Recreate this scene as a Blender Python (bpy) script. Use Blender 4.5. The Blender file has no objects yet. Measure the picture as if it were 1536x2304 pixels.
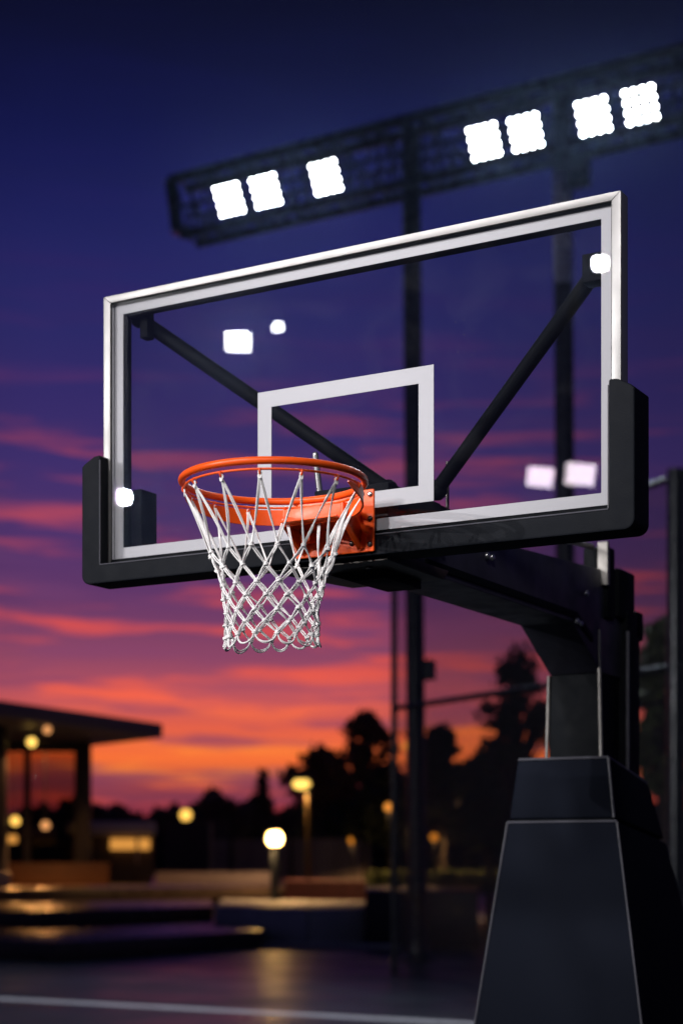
import bpy, bmesh, math, random
from mathutils import Vector, Matrix
random.seed(7)
PI=math.pi
sc=bpy.context.scene; COL=sc.collection
# ---------------------------------------------------------------- camera model
F=3788.0; CY=1942.8; YAW=0.5158; CAM=Vector((2.5148,-4.4328,1.9716))
SN,CS=math.sin(YAW),math.cos(YAW)
FWD=Vector((-SN,CS,0)); RGT=Vector((CS,SN,0))
def W(px,d,z=0.0):                       # ground position d metres down the view axis
    p=CAM+FWD*d+RGT*((px-768)*d/F); return Vector((p.x,p.y,z))
def H(y,d): return CAM.z+(CY-y)*d/F      # height of image row y at depth d
# ---------------------------------------------------------------- materials
def lin(c):
    return tuple(((v/255)/12.92 if v/255<=.04045 else ((v/255+.055)/1.055)**2.4) for v in c)
def mat(name,col,rough=.5,metal=0,spec=.5,bump=0,bscale=60,var=.0,vscale=8,rvar=0,stretch=None,coat=0,emit=None,es=0):
    m=bpy.data.materials.new(name); m.use_nodes=True; nt=m.node_tree; N=nt.nodes; L=nt.links
    b=N['Principled BSDF']; b.inputs['Base Color'].default_value=(*col,1)
    b.inputs['Roughness'].default_value=rough; b.inputs['Metallic'].default_value=metal
    b.inputs['Specular IOR Level'].default_value=spec
    if coat: b.inputs['Coat Weight'].default_value=coat; b.inputs['Coat Roughness'].default_value=.08
    if emit: b.inputs['Emission Color'].default_value=(*emit,1); b.inputs['Emission Strength'].default_value=es
    tc=N.new('ShaderNodeTexCoord'); mp=N.new('ShaderNodeMapping'); L.new(tc.outputs['Object'],mp.inputs[0])
    if stretch: mp.inputs['Scale'].default_value=stretch
    def noise(s,det=4):
        n=N.new('ShaderNodeTexNoise'); n.inputs['Scale'].default_value=s; n.inputs['Detail'].default_value=det; L.new(mp.outputs[0],n.inputs['Vector']); return n
    if var:
        n=noise(vscale); r=N.new('ShaderNodeValToRGB'); r.color_ramp.elements[0].position=.3; r.color_ramp.elements[1].position=.7
        r.color_ramp.elements[0].color=(*[c*(1-var) for c in col],1); r.color_ramp.elements[1].color=(*[min(1,c*(1+var)) for c in col],1)
        L.new(n.outputs['Fac'],r.inputs[0]); L.new(r.outputs[0],b.inputs['Base Color'])
    if rvar:
        n=noise(vscale*1.7,6); r=N.new('ShaderNodeMapRange'); r.inputs['From Min'].default_value=.3; r.inputs['From Max'].default_value=.7
        r.inputs['To Min'].default_value=max(.02,rough-rvar); r.inputs['To Max'].default_value=rough+rvar
        L.new(n.outputs['Fac'],r.inputs['Value']); L.new(r.outputs[0],b.inputs['Roughness'])
    if bump:
        n=noise(bscale,3); bp=N.new('ShaderNodeBump'); bp.inputs['Strength'].default_value=bump; bp.inputs['Distance'].default_value=.01
        L.new(n.outputs['Fac'],bp.inputs['Height']); L.new(bp.outputs[0],b.inputs['Normal'])
    return m
def emis(name,col,s):
    m=bpy.data.materials.new(name); m.use_nodes=True; nt=m.node_tree; nt.nodes.clear()
    e=nt.nodes.new('ShaderNodeEmission'); o=nt.nodes.new('ShaderNodeOutputMaterial')
    e.inputs[0].default_value=(*col,1); e.inputs[1].default_value=s; nt.links.new(e.outputs[0],o.inputs[0]); return m
M={}
M['orange']=mat('orange_paint',(.9,.10,.008),.36,spec=.35,bump=.05,bscale=90,var=.05,vscale=14,rvar=.06)
M['net']=mat('net_cord',(.97,.96,.96),.7,bump=.15,bscale=500,var=.03,vscale=60)
M['alu']=mat('brushed_aluminium',(.27,.265,.265),.42,metal=.5,bump=.03,bscale=40,rvar=.05,vscale=6,stretch=(1,1,1))
M['white']=mat('white_screen_print',(.50,.50,.55),.5,var=.02,vscale=5)
M['pad']=mat('black_vinyl_padding',(.0065,.008,.012),.66,spec=.10,bump=.12,bscale=260,rvar=.04,vscale=10,var=.08)
M['steel']=mat('black_powder_coat',(.003,.004,.006),.65,spec=.07,bump=.06,bscale=180,rvar=.08,vscale=7)
M['arm']=mat('dark_painted_steel',(.03,.03,.045),.42,spec=.3,bump=.05,bscale=120,rvar=.1,vscale=6,var=.2)
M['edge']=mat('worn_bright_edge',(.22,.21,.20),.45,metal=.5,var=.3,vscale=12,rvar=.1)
M['bolt']=mat('zinc_bolt',(.6,.6,.6),.25,metal=.9)
M['dbolt']=mat('dark_bolt',(.08,.07,.07),.3,metal=.7)
M['base']=mat('charcoal_base_padding',(.006,.0078,.0145),.78,spec=.06,bump=.04,bscale=160,rvar=.03,vscale=2,var=.05)
M['basetrim']=mat('base_seam_piping',(.08,.08,.10),.4,var=.15)
M['truss']=mat('dark_galvanised_truss',(.05,.055,.07),.3,metal=.6,rvar=.1,vscale=3)
M['pole']=mat('dark_green_pole',(.03,.036,.045),.3,metal=.3,rvar=.08,vscale=3,var=.15)
M['housing']=mat('lamp_housing',(.05,.05,.06),.4,metal=.5)
M['led']=emis('cool_white_led',(.93,.97,1),38)
M['wire']=mat('fence_wire',(.12,.12,.14),.4,metal=.6)
M['conc']=mat('pale_concrete',(.42,.43,.48),.55,var=.2,vscale=.8,bump=.2,bscale=8,rvar=.1)
M['step']=mat('dark_wet_step',(.075,.055,.05),.30,var=.25,vscale=1.2,bump=.1,bscale=6,rvar=.08)
M['pwall']=mat('pale_render_wall',(.24,.20,.25),.6,var=.1,vscale=1)
M['rwall']=mat('red_brick_wall',(.16,.06,.065),.6,var=.2,vscale=3)
M['planter']=mat('black_planter',(.014,.014,.018),.4,var=.2)
M['wood']=mat('warm_timber',(.09,.035,.012),.5,var=.3,vscale=3,stretch=(1,1,6))
M['board']=mat('weathered_fence_board',(.36,.29,.27),.7,var=.25,vscale=1.5,stretch=(1,1,.2))
M['roof']=mat('navy_metal_fascia',(.10,.11,.19),.5,var=.15)
M['column']=mat('dark_column',(.02,.02,.03),.5,var=.1)
M['kroof']=mat('white_canopy_cloth',(.8,.75,.85),.6,var=.08)
M['kwall']=mat('kiosk_panel',(.07,.05,.05),.6,var=.2)
M['warmglow']=emis('warm_window_light',(1,.42,.08),.7)
M['bark']=mat('bark',(.05,.035,.025),.85,bump=.5,bscale=12,var=.3)
M['line']=mat('white_court_line',(.75,.73,.76),.5,var=.15,vscale=3)
M['brownplate']=mat('primer_brown_plate',(.06,.045,.03),.5,var=.25,vscale=10,bump=.1)
def lampmat(n,c,s): M[n]=emis(n,c,s)
lampmat('lamp_yellow',(1,.55,.10),1.75); lampmat('lamp_white',(1,.55,.15),34); lampmat('lamp_amber',(1,.34,.05),1.1); lampmat('lamp_street',(1,.60,.12),2.0); lampmat('lamp_peach',(1,.42,.14),1.0); lampmat('lamp_dim',(1,.32,.03),.8)
def leafmat(n,c):
    m=mat(n,c,.6,var=.45,vscale=.9); return m
M['leaf_dark']=leafmat('dark_leaves',(.03,.04,.022)); M['leaf_mid']=leafmat('autumn_leaves',(.16,.08,.045)); M['leaf_green']=leafmat('green_leaves',(.11,.14,.05))
# clear glass: transparent sheet that also mirrors by Fresnel
def glass(name,tint=(1,1,1),ior=1.5,rough=.0,dirt=.0):
    m=bpy.data.materials.new(name); m.use_nodes=True; nt=m.node_tree; N=nt.nodes; L=nt.links; N.clear()
    o=N.new('ShaderNodeOutputMaterial'); mx=N.new('ShaderNodeMixShader'); t=N.new('ShaderNodeBsdfTransparent'); g=N.new('ShaderNodeBsdfGlossy'); f=N.new('ShaderNodeFresnel')
    t.inputs[0].default_value=(*tint,1); g.inputs['Roughness'].default_value=rough; f.inputs[0].default_value=ior
    L.new(f.outputs[0],mx.inputs[0]); L.new(t.outputs[0],mx.inputs[1]); L.new(g.outputs[0],mx.inputs[2]); out=mx
    if dirt:
        tc=N.new('ShaderNodeTexCoord'); v=N.new('ShaderNodeTexVoronoi'); v.inputs['Scale'].default_value=42; L.new(tc.outputs['Object'],v.inputs['Vector'])
        n=N.new('ShaderNodeTexNoise'); n.inputs['Scale'].default_value=3; L.new(tc.outputs['Object'],n.inputs['Vector'])
        lt=N.new('ShaderNodeMath'); lt.operation='LESS_THAN'; lt.inputs[1].default_value=.045; L.new(v.outputs['Distance'],lt.inputs[0])
        gt=N.new('ShaderNodeMath'); gt.operation='GREATER_THAN'; gt.inputs[1].default_value=.56; L.new(n.outputs['Fac'],gt.inputs[0])
        mu=N.new('ShaderNodeMath'); mu.operation='MULTIPLY'; L.new(lt.outputs[0],mu.inputs[0]); L.new(gt.outputs[0],mu.inputs[1])
        mr=N.new('ShaderNodeMath'); mr.operation='MULTIPLY_ADD'; mr.inputs[1].default_value=dirt; mr.inputs[2].default_value=.0012; L.new(mu.outputs[0],mr.inputs[0]); n2=N.new('ShaderNodeTexNoise'); n2.inputs['Scale'].default_value=5; n2.inputs['Detail'].default_value=6; n2.inputs['Distortion'].default_value=1.2; L.new(tc.outputs['Object'],n2.inputs['Vector']); r2=N.new('ShaderNodeMapRange'); r2.inputs['From Min'].default_value=.5; r2.inputs['From Max'].default_value=.75; r2.inputs['To Min'].default_value=.0006; r2.inputs['To Max'].default_value=.004; L.new(n2.outputs['Fac'],r2.inputs['Value']); L.new(r2.outputs[0],mr.inputs[2])
        d=N.new('ShaderNodeBsdfDiffuse'); d.inputs[0].default_value=(.8,.8,.85,1); m2=N.new('ShaderNodeMixShader')
        L.new(mr.outputs[0],m2.inputs[0]); L.new(mx.outputs[0],m2.inputs[1]); L.new(d.outputs[0],m2.inputs[2]); out=m2
    L.new(out.outputs[0],o.inputs[0]); return m
M['glass']=glass('tempered_glass',ior=1.5,dirt=.12)
M['wglass']=glass('tinted_window_glass',tint=(.58,.48,.42),ior=1.2)
# ---------------------------------------------------------------- mesh builder
class MB:
    def __init__(s): s.v=[]; s.f=[]
    def add(s,vs,fs,mx=None):
        o=len(s.v); s.v+=[(mx@Vector(v)) if mx else Vector(v) for v in vs]; s.f+=[tuple(i+o for i in f) for f in fs]; return s
    def box(s,x0,x1,y0,y1,z0,z1,mx=None):
        return s.add([(x0,y0,z0),(x1,y0,z0),(x1,y1,z0),(x0,y1,z0),(x0,y0,z1),(x1,y0,z1),(x1,y1,z1),(x0,y1,z1)],
            [(0,3,2,1),(4,5,6,7),(0,1,5,4),(1,2,6,5),(2,3,7,6),(3,0,4,7)],mx)
    def hexa(s,b,t): return s.add(list(b)+list(t),[(0,3,2,1),(4,5,6,7),(0,1,5,4),(1,2,6,5),(2,3,7,6),(3,0,4,7)])
    def prism(s,poly,axis,a0,a1,mx=None):      # 2D polygon extruded along axis
        def P(u,v,a):
            return {'y':(u,a,v),'x':(a,u,v),'z':(u,v,a)}[axis]
        n=len(poly); vs=[P(u,v,a0) for u,v in poly]+[P(u,v,a1) for u,v in poly]
        fs=[tuple(range(n)),tuple(range(2*n-1,n-1,-1))]+[(i,i+n,(i+1)%n+n,(i+1)%n) for i in range(n)]
        return s.add(vs,fs,mx)
    def tube(s,pts,r,n=8,closed=False,caps=True,mx=None):
        pts=[Vector(p) for p in pts]; m=len(pts); R=r if isinstance(r,(list,tuple)) else [r]*m
        T=[]
        for i in range(m):
            a=pts[(i-1)%m] if (closed or i>0) else pts[i]; b=pts[(i+1)%m] if (closed or i<m-1) else pts[i]
            T.append((b-a).normalized())
        u=T[0].orthogonal().normalized(); vs=[];fs=[]
        for i in range(m):
            if closed: 
                ref=Vector((0,0,1)); 
                if abs(T[i].dot(ref))>.95: ref=Vector((1,0,0))
                u=(ref-T[i]*T[i].dot(ref)).normalized()
            else: u=(u-T[i]*T[i].dot(u)).normalized()
            w=T[i].cross(u)
            for k in range(n):
                a=2*PI*k/n; vs.append(pts[i]+(u*math.cos(a)+w*math.sin(a))*R[i])
        for i in range(m if closed else m-1):
            j=(i+1)%m
            for k in range(n): fs.append((i*n+k,i*n+(k+1)%n,j*n+(k+1)%n,j*n+k))
        if not closed and caps: fs+= [tuple(range(n-1,-1,-1)),tuple((m-1)*n+k for k in range(n))]
        return s.add(vs,fs,mx)
    def lathe(s,prof,n=16,mx=None):
        vs=[];fs=[];m=len(prof)
        for r,z in prof:
            for k in range(n): a=2*PI*k/n; vs.append((r*math.cos(a),r*math.sin(a),z))
        for i in range(m-1):
            for k in range(n): fs.append((i*n+k,i*n+(k+1)%n,(i+1)*n+(k+1)%n,(i+1)*n+k))
        fs+=[tuple(range(n-1,-1,-1)),tuple((m-1)*n+k for k in range(n))]
        return s.add(vs,fs,mx)
    def sphere(s,c,r,n=12,sc_=(1,1,1)):
        prof=[(max(1e-4,math.sin(PI*i/(n//2+1))),-math.cos(PI*i/(n//2+1))) for i in range(n//2+2)]
        return s.lathe([(a*r*sc_[0],b*r*sc_[2]) for a,b in prof],n,Matrix.Translation(Vector(c)))
    def build(s,name,m,parent=None,smooth=False,bevel=0,seg=2,loc=None):
        me=bpy.data.meshes.new(name); me.from_pydata([tuple(v) for v in s.v],[],s.f); me.update()
        bm=bmesh.new(); bm.from_mesh(me); bmesh.ops.recalc_face_normals(bm,faces=bm.faces)
        if bevel: bmesh.ops.bevel(bm,geom=[e for e in bm.edges if e.is_manifold and e.calc_face_angle(0)>.35],offset=bevel,segments=seg,affect='EDGES',profile=.6,clamp_overlap=True)
        bm.to_mesh(me); bm.free()
        if smooth or bevel:
            for p in me.polygons: p.use_smooth=True
            try: me.set_sharp_from_angle(angle=math.radians(50 if smooth else 32))
            except Exception: pass
        o=bpy.data.objects.new(name,me); COL.objects.link(o); me.materials.append(m)
        if parent is not None: att(o,parent)
        if loc is not None: o.location=loc
        return o
def wloc(o):
    v=Vector(o.location)
    while o.parent: o=o.parent; v+=Vector(o.location)
    return v
WORLD_BUILT=True
def att(o,parent):
    o.parent=parent
    if WORLD_BUILT: o.location=-wloc(parent)
def tag(o,label=None,cat=None,group=None,kind=None):
    if label: o['label']=label
    if cat: o['category']=cat
    if group: o['group']=group
    if kind: o['kind']=kind
    return o
def empty(name,loc,label,cat,group=None):
    o=bpy.data.objects.new(name,None); COL.objects.link(o); o.location=loc; o.empty_display_size=.2
    return tag(o,label,cat,group)
def copy_tree(o,parent=None):
    c=o.copy(); COL.objects.link(c)
    if parent: c.parent=parent
    for ch in list(o.children): copy_tree(ch,c)
    return c
# ================================================================ HOOP
hoop=empty('basketball_hoop',(0,1.9,0),'glass backboard with orange rim and white net on a black cantilever arm and padded base','basketball hoop')
ZR=3.05
# backboard glass
bb=MB().box(-.862,.862,0,.012,2.965,3.8063).build('backboard',M['glass'],hoop)
def ring(x0,x1,z0,z1,t,y0,y1,tz=None):
    tz=tz or t; b=MB()
    b.box(x0,x1,y0,y1,z1-tz,z1); b.box(x0,x1,y0,y1,z0,z0+tz)
    b.box(x0,x0+t,y0,y1,z0+tz+1e-4,z1-tz-1e-4); b.box(x1-t,x1,y0,y1,z0+tz+1e-4,z1-tz-1e-4); return b
ring(-.8615,.8615,2.971,3.806,.0348,.0125,.0145).build('border_marking',M['white'],bb)
ring(-.3057,.3057,3.0392,3.441,.0497,.0125,.0145).build('target_marking',M['white'],bb)
# aluminium frame with mitred front
fr=MB(); X1,X0,Z1,Z0=.8914,.864,3.8315,3.808; ZB=2.94
for s_ in(-1,1):
    fr.prism([(s_*X0,ZB),(s_*X1,ZB),(s_*X1,Z1),(s_*X0,Z0)],'y',-.008,.05)
fr.prism([(-X0,Z0),(X0,Z0),(X1-.0004,Z1),(-X1+.0004,Z1)],'y',-.0076,.05)
MB().prism([(-X0+.001,ZB),(X0-.001,ZB),(X0-.001,2.9625),(-X0+.001,2.9625)],'y',-.006,.05).build('lower_rail',M['steel'],bb)
fr.build('metal_frame',M['alu'],bb,bevel=.0022)
g=ring(-.863,.863,2.964,3.8073,.0018,-.002,-.0003); g.build('rubber_seal',M['steel'],bb)
rf=ring(-.862,.862,2.965,3.806,.036,.0155,.058); rf.build('rear_frame',M['steel'],bb,bevel=.002)
# padding (U shape)
def U():
    xo,xi,zb,zi,zt=.947,.872,2.884,2.944,3.30
    def arc(cx,cz,r,a0,a1,n=7): return [(cx+r*math.cos(a0+(a1-a0)*i/n),cz+r*math.sin(a0+(a1-a0)*i/n)) for i in range(n+1)]
    R=arc(xo-.03,zb+.03,.03,-PI/2,0)+[(xo,zt-.03),(xo-.012,zt-.02),(xo-.05,zt),(xi+.002,zt+.002),(xi,zt-.004)]+[(xi,zi)]
    Lf=[(-x,z) for x,z in reversed(R)]
    return R+Lf
pad=MB().prism(U(),'y',-.052,.068).build('edge_padding',M['pad'],bb,bevel=.011,seg=4)
pipe=MB()
for s_ in(-1,1):
    pipe.tube([(s_*.8715,-.0525,3.285),(s_*.8715,-.0525,2.947)],.0022,6)
pipe.tube([(-.8715,-.0525,2.9445),(.8715,-.0525,2.9445)],.0022,6)
pipe.build('padding_piping',M['basetrim'],bb,smooth=True)
# corner brackets behind glass
for bx in((-.845,-.79,.062,.15,2.99,3.205),(-.845,-.60,.062,.14,2.935,2.985),(-.795,-.765,.06,.10,3.70,3.80),(.70,.845,.062,.14,2.935,2.985),(.75,.84,.06,.12,3.62,3.70)):
    MB().box(*bx).build('corner_bracket',M['steel'],hoop,bevel=.004)
# braces
def brace(a,b):
    m=MB(); m.tube([a,b],.0235,16)
    o=m.build('brace',M['steel'],hoop,smooth=True)
    
    for q,rr in((a,.03),(b,.034)): MB().sphere(q,rr,12).build('brace_joint',M['steel'],o,smooth=True)
brace((-.83,.105,3.782),(-.03,.36,3.175)); brace((.79,.10,3.675),(.125,.40,3.165))
# rim
C0=Vector((0,-.3866,ZR)); R0=.258
ringp=[C0+Vector((R0*math.cos(2*PI*i/96),R0*math.sin(2*PI*i/96),0)) for i in range(96)]
rim=MB().tube(ringp,.0104,20,closed=True).build('rim',M['orange'],hoop,smooth=True)
MB().tube([C0+Vector((.2505*math.cos(2*PI*i/96),.2505*math.sin(2*PI*i/96),-.021)) for i in range(96)],.0034,8,closed=True).build('net_rail',M['orange'],rim,smooth=True)
# flange band under the board-side half of the ring
fl=MB(); n=48; vs=[];fs=[]
a0,a1=math.radians(-4),math.radians(205)
for i in range(n+1):
    t=i/n; a=a0+(a1-a0)*t; hgt=.042*min(1,math.sin(PI*min(max(t,.0),1))**.5*1.15)+.004
    for rr,zz in((.250,-.027),(.250,-.027-hgt),(.255,-.027-hgt),(.255,-.027)):
        vs.append(C0+Vector((rr*math.cos(a),rr*math.sin(a),zz)))
for i in range(n):
    for k in range(4): fs.append((4*i+k,4*i+(k+1)%4,4*i+4+(k+1)%4,4*i+4+k))
fs+=[(3,2,1,0),(4*n,4*n+1,4*n+2,4*n+3)]
fl.add(vs,fs); fl.build('rim_flange',M['orange'],rim,smooth=True)
# mounting bracket
mb=MB()
mb.box(-.131,.148,-.066,-.056,2.893,3.078)
o=mb.build('mounting_plate',M['orange'],rim,bevel=.006,seg=3)
gs=MB()
for x in(-.10,.098): gs.prism([(-.0665,3.030),(-.0665,2.905),(-.075,2.90),(-.175,2.968),(-.175,3.022),(-.12,3.03)],'x',x,x+.007)
gs.prism([(-.0665,2.968),(-.0665,2.975),(-.20,2.984),(-.20,2.977)],'x',-.0925,.0975)
gs.prism([(-.0665,3.034),(-.0665,3.0305),(-.135,3.026),(-.135,3.0295)],'x',-.1045,.1035)
gs.prism([(-.175,2.969),(-.172,2.969),(-.172,3.02),(-.175,3.02)],'x',-.0925,.0975)
gs.build('bracket_arm',M['orange'],rim,bevel=.0015)
sp=MB().tube([(-.06,-.0665,2.95),(-.06,-.115,2.945)],.018,14); sp.build('spring_cap',M['orange'],rim,smooth=True)
for x,z,k in[(.136,3.062,'bolt'),(.136,2.99,'dbolt'),(.136,2.915,'dbolt'),(.075,2.922,'dbolt'),(.02,2.916,'dbolt'),(-.119,3.062,'bolt'),(-.119,2.99,'dbolt')]:
    b=MB(); b.lathe([(.0085,0),(.0085,.003),(.0065,.006),(.002,.0072)],12,Matrix.Translation((x,-.0662,z))@Matrix.Rotation(PI/2,4,'X')); b.build('bolt',M[k],rim,smooth=True)
# hooks + net
NN=14; PH=math.radians(-66.5)
netA=[PH+2*PI*i/NN for i in range(NN)]
def pol(r,a,z): return Vector((C0.x+r*math.cos(a),C0.y+r*math.sin(a),z))
for a in netA:
    h=MB(); c=pol(.2505,a,ZR-.027); er=Vector((math.cos(a),math.sin(a),0))
    pts=[c+er*(.0065*math.cos(t))+Vector((0,0,.0075*math.sin(t))) for t in[ -PI*.9+ i*PI*1.8/9 for i in range(10)]]
    h.tube(pts,.0028,6); h.build('net_hook',M['orange'],rim,smooth=True)
net=MB(); rnd=random.Random(3)
rows=[(2.838,.1755),(2.790,.155),(2.747,.1455),(2.708,.138),(2.671,.1335),(2.637,.132),(2.604,.1325)]
def jit(s): return rnd.uniform(-s,s)
K=[]
for j,(z,r) in enumerate(rows):
    row=[]
    for i in range(NN):
        a=PH+2*PI*(i+(.5 if j%2==0 else 0))/NN
        side=max(0,math.cos(a-math.radians(20)))*(j>0)
        row.append(pol(r*(1+jit(.035)-.07*side*rnd.random()),a+jit(.035)+.05*side*jit(1),z+.004+jit(.003)+jit(.006)*side+.016*max(0,math.sin(a))*(j/6)))
    K.append(row)
def cord(P,Q,r=.0022,sep=.0028,bow=0,n=7,tw=.5,r0=None):
    # two parallel plies that wind loosely round each other
    d=(Q-P); mid=(P+Q)/2; out=Vector((mid.x-C0.x,mid.y-C0.y,0)); out=out.normalized() if out.length>1e-5 else Vector((1,0,0))
    side=d.normalized().cross(out).normalized(); up=Vector(out); ph=rnd.uniform(-.5,.5)
    for s_ in(-1,1):
        pts=[]
        for i in range(n+1):
            t=i/n; e=math.sin(PI*t)**.5 if 0<t<1 else 0
            th=ph+tw*PI*t; o_=(side*math.cos(th)+up*math.sin(th))*sep*s_*(.55+.6*e)
            pts.append(P+d*t+o_+up*bow*math.sin(PI*t)+Vector((0,0,-abs(bow)*.2*math.sin(PI*t))))
        net.tube(pts,r,7)
def knot(p,s=1):
    out=Vector((p.x-C0.x,p.y-C0.y,0)).normalized(); tng=out.cross(Vector((0,0,1)))
    for k in range(2):
        ax=(Vector((0,0,1))+tng*jit(.7)+out*jit(.4)).normalized(); u=ax.orthogonal().normalized(); w=ax.cross(u)
        R=.0056*s*rnd.uniform(.9,1.1); off=ax*(k-.5)*.0042
        pts=[p+off+u*R*math.cos(t)+w*R*math.sin(t) for t in[2*PI*i/9 for i in range(9)]]
        net.tube(pts,.0029*s,6,closed=True)
    net.sphere(p,.0058*s,8)
for i in range(NN):
    hook=pol(.2505,netA[i],ZR-.036); tg=Vector((-math.sin(netA[i]),math.cos(netA[i]),0))
    net.tube([hook+tg*(.0045*math.cos(t))+Vector((0,0,.009*math.sin(t)-.001)) for t in[2*PI*q/10 for q in range(10)]],.0026,6,closed=True)
    for k in((i-1)%NN,i):
        Q=K[0][k]; bw=-.007+jit(.004)
        # loop narrow at the hook
        side=(Q-hook); m=hook+side*.22; 
        cord(hook,Q,.0021,.0022,bow=bw,n=10,tw=.8)
for j in range(len(rows)):
    for i in range(NN):
        knot(K[j][i],rnd.uniform(.9,1.12))
        if j+1<len(rows):
            if j%2==0: nb=(i,(i+1)%NN)
            else: nb=((i-1)%NN,i)
            for q in nb: cord(K[j][i],K[j+1][q],.0021,.0026,bow=.0015+jit(.003),n=6,tw=.4+jit(.3))
# bottom loops hang between neighbouring last-row knots
for i in range(NN):
    P,Q=K[-1][i],K[-1][(i+1)%NN]
    for s_ in (0,1):
        dp=.028+s_*.003+jit(.005); pts=[]
        for k in range(11):
            t=k/10; p=P.lerp(Q,t); o_=Vector((p.x-C0.x,p.y-C0.y,0)).normalized()
            pts.append(p+Vector((0,0,-dp*(1-(2*t-1)**2)**.62))+o_*(.009*math.sin(PI*t)+.002*s_))
        net.tube(pts,.0024,7)
net.build('net',M['net'],hoop,smooth=True)
# arm
arm=MB()
prof=[(.10,2.90),(.35,2.895),(1.60,2.895),(1.90,2.73),(2.30,2.73),(2.30,3.0),(2.02,3.15),(1.86,3.14),(.88,3.085),(.35,3.07),(.10,3.07)]
arm.prism(prof,'x',-.108,.108)
armo=arm.build('support_arm',M['arm'],hoop,bevel=.006)
st=MB()
for s_ in(-1,1): st.prism([(.35,2.915),(1.62,2.912),(1.80,2.84),(1.80,2.865),(1.63,2.937),(.35,2.94)],'x',s_*.1085,s_*.115)
st.build('stiffener',M['steel'],armo,bevel=.001)
for y,z in[(.80,3.02),(.84,3.02),(.45,2.98),(.42,2.99),(1.62,2.90),(1.66,2.895),(1.72,3.02)]:
    b=MB(); b.lathe([(.012,0),(.012,.006),(.008,.010),(.003,.0115)],10,Matrix.Translation((.1155,y,z))@Matrix.Rotation(PI/2,4,'Y')); b.build('bolt',M['bolt'],armo,smooth=True)
# connector box between board and arm
cb=MB(); cb.box(-.13,.13,.06,.42,3.06,3.125); cb.prism([(.42,3.071),(.42,3.125),(.86,3.115),(.86,3.083)],'x',-.125,.125)
cb.build('connector_box',M['steel'],hoop,bevel=.006)
rod=MB(); rod.tube([(.128,.47,3.12),(.128,.47,3.27)],.006,8); rod.build('release_rod',M['dbolt'],hoop,smooth=True)
rod=MB(); rod.tube([(-.125,.10,3.07),(-.14,.085,3.24)],.010,10); rod.sphere((-.14,.085,3.243),.0105,8); rod.build('height_lever',M['bolt'],hoop,smooth=True)
mp=MB(); mp.add([(-.26,-.02,2.872),(.17,-.02,2.872),(.17,.36,2.868),(-.16,.36,2.868),(-.28,.02,2.895),(.18,-.03,2.9),(.18,.38,2.9),(-.2,.38,2.9)],[(0,3,2,1),(4,5,6,7),(0,1,5,4),(1,2,6,5),(2,3,7,6),(3,0,4,7)])
mpo=mp.build('mounting_shelf',M['brownplate'],hoop,bevel=.006)
for x,y in[(-.13,.05),(.07,.05),(.1,.25)]:
    MB().lathe([(.011,0),(.011,.004),(.004,.006)],10,Matrix.Translation((x,y,2.8695))@Matrix.Rotation(PI,4,'X')).build('bolt',M['dbolt'],mpo,smooth=True)
sh=MB().prism([(-.10,2.868),(.10,2.868),(.10,2.842),(-.02,2.842)],'y',.10,.34); sh.build('shelf_gusset',M['steel'],hoop,bevel=.003)
# mast
ms=MB(); ms.hexa([(-.118,1.885,1.0),(.118,1.885,1.0),(.118,2.02,1.0),(-.118,2.02,1.0)],[(-.104,1.885,2.728),(.104,1.885,2.728),(.104,2.02,2.728),(-.104,2.02,2.728)])
mast=ms.build('mast',M['steel'],hoop,bevel=.004)
ed=MB()
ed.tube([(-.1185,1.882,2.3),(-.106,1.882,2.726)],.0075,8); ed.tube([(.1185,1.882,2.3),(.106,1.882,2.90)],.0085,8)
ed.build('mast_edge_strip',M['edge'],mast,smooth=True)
st=MB(); st.box(-.095,.135,2.13,2.28,1.2,3.0); st.box(-.06,.10,2.021,2.129,1.2,2.85)
s2=st.build('rear_strut',M['steel'],hoop,bevel=.006)
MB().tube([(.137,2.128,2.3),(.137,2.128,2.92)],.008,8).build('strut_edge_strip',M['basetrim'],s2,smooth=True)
tp=MB(); tp.box(.02,.125,1.93,2.02,2.95,3.24); tp.box(-.06,.13,2.05,2.24,2.97,3.17); tp.box(-.03,.135,2.24,2.33,2.9,3.02)
tp.build('mast_head',M['steel'],hoop,bevel=.012)
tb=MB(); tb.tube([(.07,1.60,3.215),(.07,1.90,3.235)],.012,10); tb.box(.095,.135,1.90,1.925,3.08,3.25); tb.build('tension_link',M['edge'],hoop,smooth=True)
# base
def quad(x,yf,yb,z,zb=None): zb=z if zb is None else zb; return [(-x,yf,z),(x,yf,z),(x,yb,zb),(-x,yb,zb)]
bs=MB().hexa(quad(.55,1.62,3.05,0),quad(.230,1.752,2.34,2.135,2.06))
base=bs.build('base',M['base'],hoop,bevel=.012,seg=3)
cap=MB().hexa(quad(.2245,1.754,2.335,2.148,2.073),quad(.194,1.768,2.22,2.385,2.30)).build('base_cap',M['base'],base,bevel=.014,seg=3)
MB().hexa(quad(.205,1.765,2.32,2.12,2.05),quad(.205,1.765,2.32,2.16,2.085)).build('seam_gap',M['steel'],base)
pp=MB()
def L3(a,b,t): return Vector(a).lerp(Vector(b),t)
for s_ in(-1,1):
    pp.tube([L3((s_*.55,1.62,0),(s_*.230,1.752,2.135),t/8) for t in range(9)],.0038,6)
pp.tube([(-.230,1.751,2.136),(.230,1.751,2.136)],.0045,6)
pp.tube([(-.188,1.767,2.386),(.188,1.767,2.386),(.188,2.22,2.302)],.005,6); pp.tube([(.2185,1.752,2.15),(.19,1.766,2.386)],.0055,6)
pp.build('base_piping',M['basetrim'],base,smooth=True)
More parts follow.
